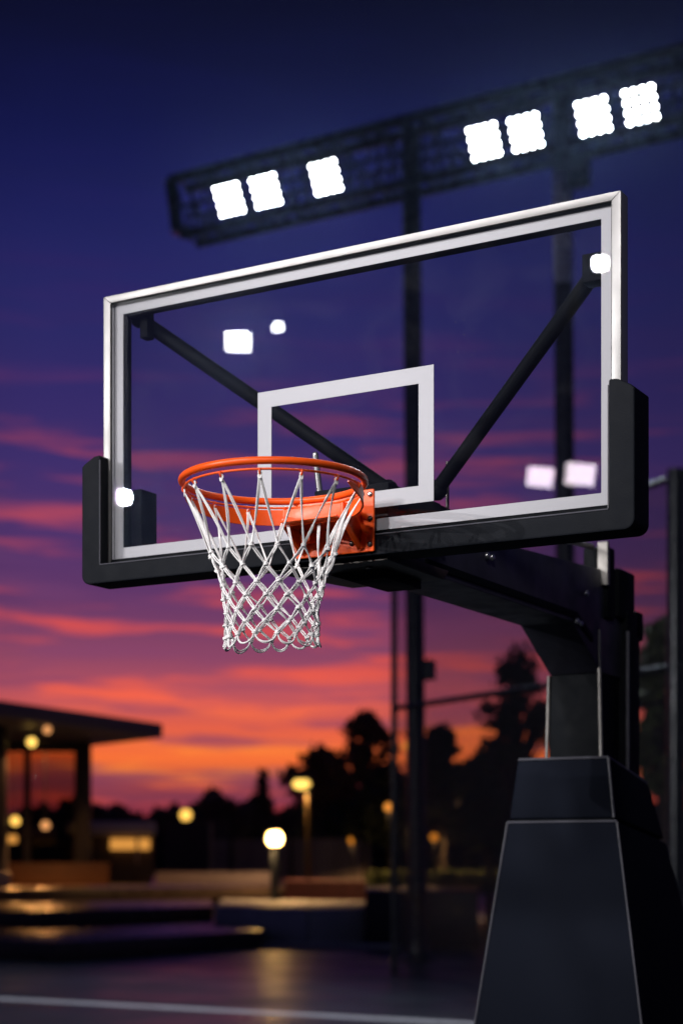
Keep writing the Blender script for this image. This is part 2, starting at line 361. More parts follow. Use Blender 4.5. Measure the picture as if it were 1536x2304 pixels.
# ================================================================ LIGHT TRUSS
tL=W(384,37.0); tR=W(1640,30.6); td=(tR-tL); tlen=td.length; tx=td.normalized(); ty=Vector((-tx.y,tx.x,0))  # ty points away from camera
if ty.dot(FWD)<0: ty=-ty
ZT=17.0; ZBt=15.72
def TP(u,v,z): p=tL+tx*u+ty*v; return Vector((p.x,p.y,z))
def T_at(px,off=0): # distance along the truss where image column px crosses
    d=FWD+RGT*((px-768)/F); # ray
    a=CAM.xy; r=d.xy; q=(tL+ty*off).xy; e=tx.xy
    # a+r s = q+e u
    det=r.x*(-e.y)+e.x*r.y; b=q-a
    return (r.x*b.y-r.y*b.x)/ -det if False else ( (b.y*r.x-b.x*r.y)/(e.x*r.y-e.y*r.x) )
truss=empty('lighting_truss',TP(tlen/2,0,0),'long dark lattice truss carrying seven floodlights high above the backboard','lighting truss')
ch=MB(); DV=.6
for v in(0,DV):
    ch.tube([TP(0,v,ZT),TP(tlen,v,ZT)],.11,8); ch.tube([TP(.3,v,ZBt),TP(tlen,v,ZBt)],.10,8); ch.tube([TP(.1,v,16.35),TP(tlen,v,16.35)],.04,6)
ch.build('truss_chord',M['truss'],truss,smooth=True)
lt=MB(); nb=12; stp=tlen/nb
for i in range(nb+1):
    u=min(i*stp+ (0 if i else .1),tlen)
    ub=max(u,.35)
    for v in(0,DV): lt.tube([TP(u,v,ZT),TP(ub,v,ZBt)],.032,6)
    lt.tube([TP(u,0,ZT),TP(u,DV,ZT)],.035,6); lt.tube([TP(ub,0,ZBt),TP(ub,DV,ZBt)],.035,6)
    if i<nb:
        u2=(i+1)*stp; um=(u+u2)/2
        for v in(0,DV):
            lt.tube([TP(u,v,ZT),TP(um,v,ZBt)],.026,5); lt.tube([TP(um,v,ZBt),TP(u2,v,ZT)],.026,5)
            lt.tube([TP(ub,v,ZBt),TP(um,v,16.35)],.028,5); lt.tube([TP(u2,v,ZBt),TP(um,v,16.35)],.028,5)
        lt.tube([TP(u,0,ZT),TP(u2,DV,ZT)],.028,5); lt.tube([TP(ub,DV,ZBt),TP(u2,0,ZBt)],.028,5)
lt.build('truss_lattice',M['truss'],truss,smooth=True)
eb=MB(); eb.tube([TP(0,0,ZT),TP(-.12,.3,16.5),TP(-.05,.3,16.0),TP(.5,0,ZBt)],.14,8); eb.build('end_plate',M['truss'],truss,smooth=True)
def fence_pole(px_t,px_b,dd,ztop,r,name,label,cat,group=None):
    a=W(px_b,dd,0); b=W(px_t,dd,ztop)
    e=empty(name,a,label,cat,group)
    m=MB().tube([a,b],r,20).build('pole_shaft',M['pole'],e,smooth=True)
    f=MB(); f.lathe([(r*2.1,0),(r*2.1,.05),(r*1.2,.12),(r*1.05,.4)],16,Matrix.Translation(a)); f.build('base_flange',M['pole'],e,smooth=True)
    return e
p1=fence_pole(924,939,34.2,16.9,.19,'truss_pole','thick dark pole under the middle of the truss, seen left through the glass','light pole','poles holding the lighting truss')
MB().box(-.16,.16,-.14,.14,-.2,.2,Matrix.Translation(W(958,34.1,H(1508,34.1)))).build('junction_box',M['pole'],p1,bevel=.02)
p2=fence_pole(1264,1276,32.6,16.9,.19,'truss_pole','thick dark pole under the right of the truss, with a painted glint near its top','light pole','poles holding the lighting truss')
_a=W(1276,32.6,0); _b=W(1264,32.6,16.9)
MB().tube([_a.lerp(_b,(H(640,32.6))/16.9),_a.lerp(_b,(H(395,32.6))/16.9)],.197,20).build('painted_glint_sleeve',mat('pale_glint_metal',(.55,.55,.57),.28,metal=.85,rvar=.08,vscale=3),p2,smooth=True)  # made-up pale sleeve; the floodlight glint on the pole is put into its colour
MB().box(-.2,.2,-.2,.2,-.28,.28,Matrix.Translation(W(1300,32.4,H(385,32.4)))).build('junction_box',M['pole'],p2,bevel=.03)
# floodlight prototype (local coordinates: faces -Y, hangs from origin)
WORLD_BUILT=False
S=.68
def floodproto(name,label,cat,group,light=None):
    e=empty(name,(0,0,0),label,cat,group)
    h=MB(); h.box(-S/2,S/2,.0,.07,-S/2,S/2); h.build('housing',M['housing'],e,bevel=.01)
    fn=MB()
    for i in range(9): x=-S/2+.05+i*(S-.1)/8; fn.box(x-.008,x+.008,.071,.17,-S/2+.05,S/2-.05)
    fn.build('heat_sink',M['housing'],e)
    bk=MB(); bk.tube([(-S/2-.03,.03,0),(-S/2-.03,.03,S/2+.1),(S/2+.03,.03,S/2+.1),(S/2+.03,.03,0)],.018,6); bk.build('yoke',M['housing'],e)
    bm=bmesh.new(); n=4; cs=S/n; R_=.040
    for i in range(n):
        for j in range(n):
            cx=-S/2+cs*(i+.5); cz=-S/2+cs*(j+.5); sq=[];ci=[]
            for k in range(16):
                t=2*PI*k/16; c_,s_=math.cos(t),math.sin(t); q=cs/2/max(abs(c_),abs(s_))
                sq.append(bm.verts.new((cx+c_*q,-.004,cz+s_*q))); ci.append(bm.verts.new((cx+c_*R_,-.010,cz+s_*R_)))
            bm.faces.new(ci).material_index=1
            for k in range(16): bm.faces.new((sq[k],sq[(k+1)%16],ci[(k+1)%16],ci[k]))
    bmesh.ops.remove_doubles(bm,verts=bm.verts,dist=1e-4); bmesh.ops.recalc_face_normals(bm,faces=bm.faces)
    me=bpy.data.meshes.new('led_array'); bm.to_mesh(me); bm.free(); me.materials.append(M['housing']); me.materials.append(M['led'])
    o=bpy.data.objects.new('led_array',me); COL.objects.link(o); o.parent=e
    return e
fp=floodproto('floodlight','','floodlight','floodlights along the truss')
WORLD_BUILT=True
TLD=bpy.data.lights.new('truss_lamp','SPOT'); TLD.energy=480; TLD.spot_size=math.radians(130); TLD.spot_blend=.5; TLD.shadow_soft_size=.2; TLD.color=(.82,.9,1)
specs=[(516,449,'first lit floodlight at the left end of the truss'),(598,430,'second lit floodlight from the left end, close beside the first'),
(733,399,'lone lit floodlight between the left pair and the middle pole'),(1089,319,'left one of the lit pair just right of the middle pole'),
(1182,298,'right one of the lit pair, nearest left of the right pole'),(1334,262,'lit floodlight just right of the right pole'),(1440,236,'last lit floodlight at the far right of the truss')]
yawT=math.atan2(tx.y,tx.x)
for i,(px,py,lb) in enumerate(specs):
    o=fp if i==0 else copy_tree(fp)
    u=T_at(px,-.35); p=TP(u,-.35,0); d=(p-CAM).dot(FWD)
    o.location=(p.x,p.y,H(py,d)); o.rotation_euler=(math.radians(-34),0,yawT)
    o.rotation_euler=(Matrix.Rotation(yawT,4,'Z')@Matrix.Rotation(math.radians(30),4,'X')).to_euler()
    o['label']=lb; o['group']='floodlights along the truss'; o['category']='floodlight'
    q=bpy.data.objects.new('lamp_light',TLD); COL.objects.link(q); q.parent=o; q.location=(0,-.06,0); q.rotation_euler=(-PI/2-math.radians(12),0,0)
# ================================================================ lights behind the camera (mirrored in the glass, except the two unseen high ones)
def mirror_pt(px,py,t):
    d=FWD+RGT*((px-768)/F)+Vector((0,0,(CY-py)/F)); p=CAM+d*t; return Vector((p.x,-p.y,p.z))
WORLD_BUILT=False
rp=empty('court_floodlight',(0,0,0),'x','floodlight','court floodlights mirrored in the glass')
MB().box(-.36,.36,0,.10,-.27,.27).build('housing',M['housing'],rp,bevel=.02)
MB().box(-.34,.34,-.012,-.002,-.25,.25).build('lens',emis('court_flood_lens',(.93,.95,1),55),rp)
LIL=emis('court_flood_lens_dim',(1,.84,.97),15)
ld=bpy.data.lights.new('flood_lamp','SPOT'); ld.energy=5200; ld.spot_size=math.radians(8.5); ld.spot_blend=.8; ld.shadow_soft_size=.22; ld.color=(1,.965,.95)
lo=bpy.data.objects.new('flood_lamp',ld); COL.objects.link(lo); lo.parent=rp; lo.location=(0,-.25,0); lo.rotation_euler=(-PI/2,0,0)
WORLD_BUILT=True
RS=[(535,768,34,.68,2.4,'court floodlight mirrored as the big glare spot upper left in the glass'),
(624,735,36,.3,0,'court floodlight mirrored as the small round spot beside the big glare'),
(1214,1073,30,.68,0,'court floodlight mirrored low right in the glass, left of the pair'),
(1304,1067,30,.76,0,'court floodlight mirrored lowest right in the glass, right of the pair'),
(278,1118,30,.3,2.6,'court floodlight mirrored at the left edge of the glass over the padding'),
(1350,592,30,.36,1.3,'court floodlight mirrored high on the right white border of the glass'),
(0,0,0,.8,3.9,'unseen high key floodlight on the nearest mast behind the photographer'),  # unseen key lamp added to match the bracket's shadow angle
(1,0,0,.8,1.7,'unseen fill floodlight added on a mast behind the photographer to the right')]  # unseen fill lamp added to brighten the net's right-hand strands
aim=Vector((0,0,3.55)); masts={}
for i,(px,py,t,s_,e_,lb) in enumerate(RS):
    o=rp if i==len(RS)-1 else copy_tree(rp)
    p=mirror_pt(px,py,t) if t else (Vector((8,-18,12)) if px else Vector((-2.5,-19,15))); o.location=p; v=(aim-p).normalized()
    o.rotation_euler=(-v).to_track_quat('Y','Z').to_euler(); o.scale=(s_,s_,s_); o['label']=lb
    for c in list(o.children):
        if c.type=='LIGHT':
            if e_==0: bpy.data.objects.remove(c); continue
            c.data=ld.copy(); c.data.energy=3800*e_; c.data.shadow_soft_size=.09 if t else .9
            if not t: c.data.spot_size=math.radians(7.6)
            if e_==2.6: c.data.spot_size=math.radians(80)
        elif px in(1214,1304) and c.name.startswith('lens'): c.data=c.data.copy(); c.data.materials[0]=LIL
    if px in(1214,1304): o.rotation_euler.rotate_axis('Y',math.radians(-7))
    mk=(round(p.x/5),round(p.y/5)); masts.setdefault(mk,[]).append(p)
ml=['tall dark mast behind the photographer holding a floodlight']
for k,ps in masts.items():
    c=sum((Vector((p.x,p.y,0)) for p in ps),Vector())/len(ps); bk=Vector((c.x,c.y,0)); bk+= (bk-Vector((0,0,0))).normalized()*.5
    e=empty('floodlight_mast',bk,ml[0],'light mast','masts behind the photographer')
    MB().tube([bk,Vector((bk.x,bk.y,max(p.z for p in ps)+.3))],[.16,.1],12).build('mast_shaft',M['pole'],e,smooth=True)
    for p in ps: MB().tube([Vector((bk.x,bk.y,p.z)),p+(p-Vector((0,0,3.1))).normalized()*.12],.04,8).build('cross_arm',M['pole'],e,smooth=True)
# ================================================================ CHAIN LINK FENCE
fd1,fd2=30.4,21.5; FT=H(1285,fd1)
fa=W(886,fd1); fb=W(1520,23.0); fx=(fb-fa); flen=fx.length; fx.normalize()
fb2=fa+fx*(flen+3.5)
cl=empty('chain_link_fence',fa,'tall chain link fence running behind the hoop on the right','fence')
def FP(u,z): p=fa+fx*u; return Vector((p.x,p.y,z))
for u,r in((0,.06),(flen,.13)):
    MB().tube([FP(u,0),FP(u,FT+.1)],r,12).build('post',M['pole'],cl,smooth=True)
rl=MB(); rl.tube([FP(0,FT),FP(flen+3.5,FT)],.05,8); rl.build('rail',M['pole'],cl,smooth=True)
rl=MB(); rl.tube([FP(0,H(1594,fd1)),FP(flen+3.5,H(1594,fd1)-.15)],.055,8); rl.build('rail',M['pole'],cl,smooth=True)
wm=MB(); sp_=.085; Lf=flen+3.5
k=-int(FT/sp_)-1
def wire(u0,z0,u1,z1):
    a,b=FP(u0,z0),FP(u1,z1); nrm=Vector((-fx.y,fx.x,0)); w=.0045
    t=(b-a).normalized(); s1=t.cross(nrm).normalized()*w; s2=nrm*w
    wm.add([a+s1,a-s1*.5+s2,a-s1*.5-s2,b+s1,b-s1*.5+s2,b-s1*.5-s2],[(0,1,4,3),(1,2,5,4),(2,0,3,5)])
c=-FT
while c<Lf:
    # u = c + z  (rising) and u = c+FT - z
    z0=max(0,-c); z1=min(FT,Lf-c)
    if z1>z0: wire(c+z0,z0,c+z1,z1); wire(c+z0,FT-z0,c+z1,FT-z1)
    c+=sp_
me=wm.build('wire_mesh',M['wire'],cl)
# ================================================================ GROUND
gm=mat('dark_court_asphalt',(.030,.040,.055),.36,spec=.12,var=.3,vscale=.35,bump=.12,bscale=14,rvar=.09)
g=MB().add([(-248,-60,0),(120,-60,0),(120,225,0),(-248,225,0)],[(0,1,2,3)]).build('ground',gm); tag(g,kind='structure')
def strip(name,pts,m,z,wd):
    a,b=pts; t=(b-a).normalized(); s_=Vector((-t.y,t.x,0))*wd/2
    o=MB().add([a-s_,b-s_,b+s_,a+s_],[(0,1,2,3)]).build(name,m); o.location.z=z; return tag(o,kind='structure')
a,b=W(-200,25.4),W(1300,20.0); strip('court_line',(a,b),M['line'],.004,.42)
def down(parent,p,e_,col=(1,.55,.2),half=72,size=.12):
    l=bpy.data.lights.new('lamp_light','SPOT'); l.energy=e_; l.color=col; l.spot_size=math.radians(2*half); l.spot_blend=.35; l.shadow_soft_size=size
    o=bpy.data.objects.new('lamp_light',l); COL.objects.link(o); o.parent=parent; o.location=Vector(p)-wloc(parent); return o
# ================================================================ STEPS & WALLS
def block(name,foot,z0,z1,m,label,cat,group=None,bev=.02):
    pts=[W(px,d) for px,d in foot]
    o=MB().prism([(p.x,p.y) for p in pts],'z',z0,z1).build(name,m,bevel=bev); return tag(o,label,cat,group)
gS='terrace steps at the left'
block('terrace_step',[(130,33.6),(592,39.6),(560,66),(-260,66),(-260,36.5)],0,.4,M['step'],'lowest and nearest dark terrace step beside the court','step',gS)
block('terrace_step',[(84,41),(480,46),(468,66.5),(-260,66.5),(-260,44)],.405,.8,M['step'],'middle dark terrace step with an orange sheen','step',gS)
block('terrace_step',[(-120,50),(455,55),(640,58),(660,100),(-300,100),(-300,50)],.805,1.2,M['step'],'highest and farthest dark terrace step','step',gS)
block('concrete_block',[(482,43.5),(690,41),(700,50),(500,52)],0,.87,M['conc'],'left half of the grey concrete seat wall at the end of the steps','seat wall','grey seat wall halves')
block('concrete_block',[(692.5,41.1),(818,41.4),(822,50),(702,50)],0,.865,M['conc'],'darker right half of the grey concrete seat wall','seat wall','grey seat wall halves')
block('kerb',[(560,40.2),(900,39.0),(900,39.9),(560,40.9)],0,.06,M['conc'],'low pale kerb line in front of the grey seat wall','kerb')
block('low_wall',[(350,62),(608,62),(608,64),(350,64)],1.205,H(1962,62),M['pwall'],'long low pale wall behind the steps','low wall')
block('brick_wall',[(640,56),(905,51),(905,53),(640,58)],.6,H(1981,54),M['rwall'],'low reddish wall right of the bollard lamp','low wall')
block('planter_box',[(822,40.5),(1075,39.5),(1075,47),(822,48)],0,1.32,M['planter'],'long black planter box behind the poles','planter')
block('timber_counter',[(-120,60),(246,60),(246,63),(-120,63)],1.205,H(1941,60),M['wood'],'low warm brown timber counter under the pavilion','counter')
block('stone_bench',[(-30,54),(24,54),(24,56),(-30,56)],1.205,H(1962,54),M['conc'],'small pale bench at the left edge of the picture','bench')
# board fence
bf=empty('board_fence',W(640,72),'pale vertical board fence behind the bollard lamp','fence')
WB=MB()
x=478
while x<826:
    d=76-(x-478)*.014; a=W(x,d); b=W(x+9.2,d); zt=H(1888,74)+random.uniform(-.02,.02)
    n_=FWD*.03; WB.hexa([a,b,b+n_,a+n_],[v+Vector((0,0,zt)) for v in(a,b,b+n_,a+n_)]); x+=9.6
WB.build('fence_boards',M['board'],bf)
for px in(520,655,820):
    a=W(px,75.6-(px-478)*.014); MB().tube([a-FWD*.1,a-FWD*.1+Vector((0,0,H(1884,74)))],.09,8).build('post',M['bark'],bf,smooth=True)
ga=empty('grass_bank',W(960,60),'','')
bpy.data.objects.remove(ga)
gk=MB()
for i in range(5000):
    px=random.uniform(826,1180); d=random.uniform(50,62); p=W(px,d); h=random.uniform(.2,.5)+1.3; a=random.uniform(0,PI)
    u=Vector((math.cos(a),math.sin(a),0))*.05
    gk.add([p+Vector((0,0,h-.45))-u,p+Vector((0,0,h-.45))+u,p+Vector((random.uniform(-.1,.1),0,h))],[(0,1,2)])
tag(gk.build('ground_cover',M['leaf_green']),'dark green ground cover behind the planter','ground cover',kind='stuff')
# ================================================================ PAVILION
pv=empty('pavilion',W(120,62,1.2),'dark flat roofed pavilion with glass walls at the left edge','pavilion')
zr=6.95
rfp=[(366,60),(-420,44),(-420,64),(196,64.5)]
MB().prism([(W(px,d).x,W(px,d).y) for px,d in rfp],'z',zr-.5,zr).build('roof',M['roof'],pv,bevel=.02)
def colm(px,d,w):
    p=W(px,d); MB().box(-w/2,w/2,-w/2,w/2,1.2,zr-.505,Matrix.Translation(p)@Matrix.Rotation(YAW,4,'Z')).build('column',M['column'],pv,bevel=.02)
colm(192,61.5,.42); colm(2,55,.4); colm(-110,50,.4)
gw=MB(); 
def wallpane(pa,pb,z0,z1):
    a,b=W(*pa),W(*pb); n_=FWD*.02; return MB().hexa([a+Vector((0,0,z0)),b+Vector((0,0,z0)),b+n_+Vector((0,0,z0)),a+n_+Vector((0,0,z0))],[a+Vector((0,0,z1)),b+Vector((0,0,z1)),b+n_+Vector((0,0,z1)),a+n_+Vector((0,0,z1))])
wallpane((-110,62),(178,62),1.2,6.05).build('glass_wall',M['wglass'],pv)
wallpane((-110,61.8),(178,61.8),6.051,6.44).build('header_beam',M['column'],pv)
for px in(-60,62,176): 
    p=W(px,61.9); MB().box(-.12,.12,-.06,.06,1.2,6.44,Matrix.Translation(p)@Matrix.Rotation(YAW,4,'Z')).build('mullion',M['column'],pv)
# pendant lamps in the pavilion
def pendant(px,py,d,r,m,label,top=6.44,cat='pendant lamp',group='pendant lamps in the pavilion'):
    c=W(px,d,H(py,d)); e=empty('pendant_lamp',c,label,cat,group)
    MB().sphere(c,r,14).build('globe',M[m],e,smooth=True)
    down(e,c-Vector((0,0,r+.05)),260,col=(1,.42,.12),half=76)
    MB().tube([c+Vector((0,0,r*.9)),Vector((c.x,c.y,top))],.02,6).build('cord',M['column'],e)
pendant(72,1670,56,.16,'lamp_street','brightest yellow pendant lamp under the pavilion roof')
pendant(107,1642,54,.13,'lamp_peach','dim peach lamp tucked highest under the pavilion roof')
pendant(35,1847,56,.16,'lamp_yellow','low yellow pendant lamp at the far left')
pendant(103,1857,56,.15,'lamp_peach','low peach pendant lamp beside the white kiosk roof')
lb_=MB().box(-.8,.3,-.05,.05,-.14,.14,Matrix.Translation(W(20,58,H(1888,58)))@Matrix.Rotation(YAW,4,'Z')); 
o=lb_.build('light_box',M['warmglow'],bevel=.03); tag(o,'long dim orange light box at the left edge over the counter','light box'); 
# kiosk
ks=empty('kiosk',W(235,66,1.2),'low kiosk with a white rounded canopy and a glowing orange window','kiosk')
def fbox(x0,x1,d0,d1,y1,y0=None,z0=None):
    zt=H(y1,d0); zb=z0 if z0 is not None else H(y0,d0); P=[W(x0,d0),W(x1,d0),W(x1,d1),W(x0,d1)]
    return MB().hexa([v+Vector((0,0,zb)) for v in P],[v+Vector((0,0,zt)) for v in P])
fbox(150,352,66,70,1848,1879).build('canopy_roof',M['kroof'],ks,bevel=.22,seg=4)
fbox(160,345,66.6,69.5,1880,z0=1.2).build('wall',M['kwall'],ks)
fbox(248,338,66.3,66.55,1887,1912).build('lit_window',M['warmglow'],ks,bevel=.04)
fbox(180,204,66.2,66.55,1880,1942).build('wall_panel',M['pwall'],ks)
fbox(306,312,65.6,65.75,1878,1944).build('post',M['pwall'],ks)
fbox(370,520,80,84,1846,z0=0).build('warehouse',M['kwall'],None)
o=bpy.data.objects['warehouse']; o.name='shed'; tag(o,'low dark brown shed right of the white kiosk','shed')
fbox(471,479,70,70.2,1850,z0=1.2).build('signpost',M['board'],None,bevel=.01); o=bpy.data.objects['signpost']; o.name='post'; tag(o,'plain pale post between the shed and the fence','post')
o=fbox(-40,125,64.5,64.9,1860,1885).build('fabric_screen',M['kroof'],None,bevel=.1); tag(o,'pale fabric band stretched behind the low pendant lamps','screen')
# ================================================================ STREET LAMPS
sl=empty('street_lamp',W(693,56),'yellow street lamp with a flat dark cap, tallest in the middle distance','street lamp')
p=W(693,56); zl=H(1764,56)
MB().tube([p,p+Vector((0,0,zl+.35))],[.085,.065],12).build('lamp_post',mat('ochre_post',(.035,.022,.008),.7,spec=.1),sl,smooth=True)
hp=W(678,56)
MB().lathe([(.02,.30),(.2,.27),(.34,.17),(.36,.14),(.30,.14)],16,Matrix.Translation(Vector((hp.x,hp.y,zl)))).build('lamp_cap',M['housing'],sl,smooth=True)
MB().sphere((hp.x,hp.y,zl),.30,16,(1,1,.62)).build('lamp_globe',M['lamp_street'],sl,smooth=True); down(sl,(hp.x,hp.y,zl-.32),1200,half=78)
bl=empty('bollard_lamp',W(618,50,.87),'bright white globe lamp on a short dark bollard by the low walls','bollard lamp')
p=W(618,50); zl=H(1887,50)
MB().tube([Vector((p.x,p.y,.0)),Vector((p.x,p.y,zl-.2))],.13,12).build('bollard_post',M['pole'],bl,smooth=True)
MB().sphere((p.x,p.y,zl),.235,16).build('lamp_globe',M['lamp_white'],bl,smooth=True); down(bl,(p.x,p.y-.3,zl-.3),80,half=76)
MB().lathe([(.2,.2),(.24,.215),(.1,.26)],14,Matrix.Translation(Vector((p.x,p.y,zl)))).build('lamp_cap',M['housing'],bl,smooth=True)
WORLD_BUILT=False
gl=empty('globe_lamp',(0,0,0),'x','globe lamp','distant globe lamps')
MB().tube([(0,0,-6),(0,0,-.2)],.035,8).build('lamp_post',mat('black_lamp_post',(.004,.004,.005),.9,spec=.02),gl,smooth=True)
gb=MB().sphere((0,0,0),.25,14).build('lamp_globe',M['lamp_yellow'],gl,smooth=True)
WORLD_BUILT=True
GL=[(418,1834,82,1.15,'lamp_yellow','yellow globe lamp against the red horizon above the shed'),(874,1816,60,.62,'lamp_amber','amber globe lamp just left of the thin fence post'),
(912,1678,58,.5,'lamp_amber','small amber lamp glimpsed between the fence post and the thick pole'),(1046,1851,60,.75,'lamp_dim','dim orange lamp among the dark trees right of the poles'),
(792,1891,68,.6,'lamp_dim','very faint brown lamp over the pale board fence'),(1062,1849,64,.7,'lamp_dim','faint orange lamp half behind the dim one in the trees'),(976,1884,60,.6,'lamp_dim','faint low lamp beside the thick pole in the dark trees')]
for i,(px,py,d,s_,m_,lb) in enumerate(GL):
    o=gl if i==0 else copy_tree(gl); z=H(py,d); o.location=W(px,d,z); o.scale=(s_,s_,s_)
    o['label']=lb
    if i<1: down(o,(Vector(o.location)-Vector((0,0,.35))),500,half=78)
    for c in o.children:
        if c.type!='MESH': continue
        if c.name.startswith('lamp_globe'):
            if i: c.data=c.data.copy(); c.data.materials[0]=M[m_]
        else:
            if i: c.data=c.data.copy()
            for v in c.data.vertices:
                if v.co.z<-1: v.co.z=-z/s_
for i in (5,6):
    M['vf']=M['lamp_dim']
# ================================================================ TREES
def tree(px,d,ytop,wpx,label,leaf,kind='round',n=2600,ls=.16,ybot=None,group='trees in the background',seed=0,dens=1,sub=11):
    r=random.Random(seed+int(px)); base=W(px,d); zt=H(ytop,d); w=wpx*d/F/2; sub=int(sub*2.4)
    e=empty({'round':'broadleaf_tree','cone':'conifer_tree'}[kind],base,label,'tree',group)
    tk=MB(); zc=zt*.32 if ybot is None else H(ybot,d)
    tk.tube([base,base+Vector((r.uniform(-.1,.1),0,zc)),base+Vector((r.uniform(-.2,.2),.1,zt*.75)),base+Vector((0,0,zt*.95))],[.025*zt,.02*zt,.01*zt,.004*zt],8)
    cl=[]
    if kind=='round':
        for i in range(sub):
            a=r.uniform(0,2*PI); q=r.uniform(.1,1)**.6; hh=r.uniform(0,1)
            prof=math.sin(PI*(.15+.8*hh**.8))*(1.1-.35*hh)
            c=base+Vector((math.cos(a)*w*q*prof*.8,math.sin(a)*w*q*prof*.8,zc+(zt-zc)*(.08+.85*hh)))
            rad=w*r.uniform(.10,.27); cl.append((c,rad))
            m0=base+Vector((0,0,zc*.8+(zt-zc)*.4*hh)); tk.tube([m0,m0.lerp(c,.5)+Vector((0,0,.1)),c],[.01*zt,.006*zt,.002*zt],5)
    else:
        for i in range(14):
            t=i/13; c=base+Vector((r.uniform(-.1,.1)*w,r.uniform(-.1,.1)*w,zc*.3+(zt-zc*.3)*t)); cl.append((c,max(.15,w*(1.02-t)*r.uniform(.8,1.1))))
    tk.build('trunk',M['bark'],e,smooth=True)
    cr=MB(); tot=sum(q[1]**2 for q in cl)
    for c,rad in cl:
        for k in range(int(n*rad*rad/tot*dens)):
            v=Vector((r.gauss(0,1),r.gauss(0,1),r.gauss(0,.8))); v=v*rad*.62 if kind=='round' else v.normalized()*rad*r.random()**.4*1.15
            p=c+v; s_=ls*r.uniform(.6,1.4); a=Vector((r.gauss(0,1),r.gauss(0,1),r.gauss(0,1))).normalized(); b=a.orthogonal().normalized()
            cr.add([p-a*s_,p+b*s_*.45,p+a*s_,p-b*s_*.45],[(0,1,2,3)])
    cr.build('crown',M[leaf],e)
tree(822,74,1600,175,'airy autumn tree left of the thin fence post','leaf_mid',n=1700,ls=.2,ybot=1770,sub=16,seed=3)
tree(718,78,1690,190,'rounded autumn tree behind the yellow street lamp','leaf_mid',n=1900,ls=.22,ybot=1800,sub=16,seed=8)
tree(590,110,1740,95,'dark pointed conifer left of the street lamp','leaf_dark','cone',n=5200,ls=.45)
tree(505,120,1800,90,'small dark tree left of the tall conifer','leaf_dark','cone',n=3600,ls=.45)
tree(990,64,1640,150,'dark tree right of the thick pole','leaf_dark',n=5200,ls=.26,ybot=1860,sub=14,seed=9)
tree(880,66,1740,190,'low dense dark tree behind both poles','leaf_dark',n=7000,ls=.26,ybot=1900,sub=16,seed=4)
tree(1160,44,1462,215,'loose green tree seen through the chain link fence','leaf_green',n=1900,ls=.13,ybot=1740,sub=15,seed=14)
tree(1100,52,1700,230,'low dark green tree beside the hoop base','leaf_green',n=7000,ls=.2,ybot=1900,sub=18,seed=21)
tree(1500,27,1375,210,'tall green tree at the right edge behind the fence','leaf_green',n=4300,ls=.10,ybot=1800,sub=22,seed=31)
tree(1230,48,1730,170,'dense dark tree hidden behind the mast','leaf_dark',n=6000,ls=.2,ybot=1900,sub=14,seed=33)
tree(760,82,1800,240,'broad dark tree low behind the pale board fence','leaf_dark',n=8000,ls=.28,ybot=1920,sub=18,seed=35)
# far tree line
tl=MB(); r=random.Random(5)
for i in range(26000):
    px=r.uniform(-200,1700); d=r.uniform(150,180)
    t_=1828+16*math.sin(px*.021+1)+11*math.sin(px*.063)+7*math.sin(px*.15+2)+ (0 if px<460 else -10)
    y=t_+(1960-t_)*r.random()**1.3; p=W(px,d,H(y,d)); s_=r.uniform(.5,1.1); a=Vector((r.gauss(0,1),r.gauss(0,1),r.gauss(0,1))).normalized(); b=a.orthogonal().normalized()
    tl.add([p-a*s_,p+b*s_*.6,p+a*s_,p-b*s_*.6],[(0,1,2,3)])
tag(tl.build('far_wood',M['leaf_dark']),'dark wooded skyline along the horizon','wood',kind='stuff')
# thin haze volume added to give the lamps halos in place of lens bloom
hz=MB().box(-250,122,-62,227,-1,24); vm_=bpy.data.materials.new('bloom_haze'); vm_.use_nodes=True; n_=vm_.node_tree.nodes
n_.remove(n_['Principled BSDF']); pv_=n_.new('ShaderNodeVolumePrincipled'); pv_.inputs['Density'].default_value=.00009; pv_.inputs['Anisotropy'].default_value=.95; pv_.inputs['Color'].default_value=(.45,.62,1,1)
vm_.node_tree.links.new(pv_.outputs[0],n_['Material Output'].inputs['Volume'])
ho=hz.build('haze',vm_); tag(ho,kind='stuff',label='thin haze added for the halos around the floodlights')
# ================================================================ WORLD
w=bpy.data.worlds.new('World'); sc.world=w; w.use_nodes=True; nt=w.node_tree; N=nt.nodes; L=nt.links; N.clear()
out=N.new('ShaderNodeOutputWorld'); bg=N.new('ShaderNodeBackground'); tc=N.new('ShaderNodeTexCoord')
def math_(op,a,b=None,c=None):
    n=N.new('ShaderNodeMath'); n.operation=op
    for i,v in enumerate((a,b,c)):
        if v is None: continue
        if isinstance(v,(int,float)): n.inputs[i].default_value=v
        else: L.new(v,n.inputs[i])
    return n.outputs[0]
def dot(v,vec):
    n=N.new('ShaderNodeVectorMath'); n.operation='DOT_PRODUCT'; L.new(v,n.inputs[0]); n.inputs[1].default_value=vec; return n.outputs['Value']
D=tc.outputs['Generated']
az=math_('ARCTAN2',dot(D,tuple(RGT)),dot(D,tuple(FWD))); el=math_('ARCSINE',dot(D,(0,0,1)))
azd=math_('MULTIPLY',az,180/PI); eld=math_('MULTIPLY',el,180/PI)
def yel(y): return math.degrees(math.atan((CY-y)/F))
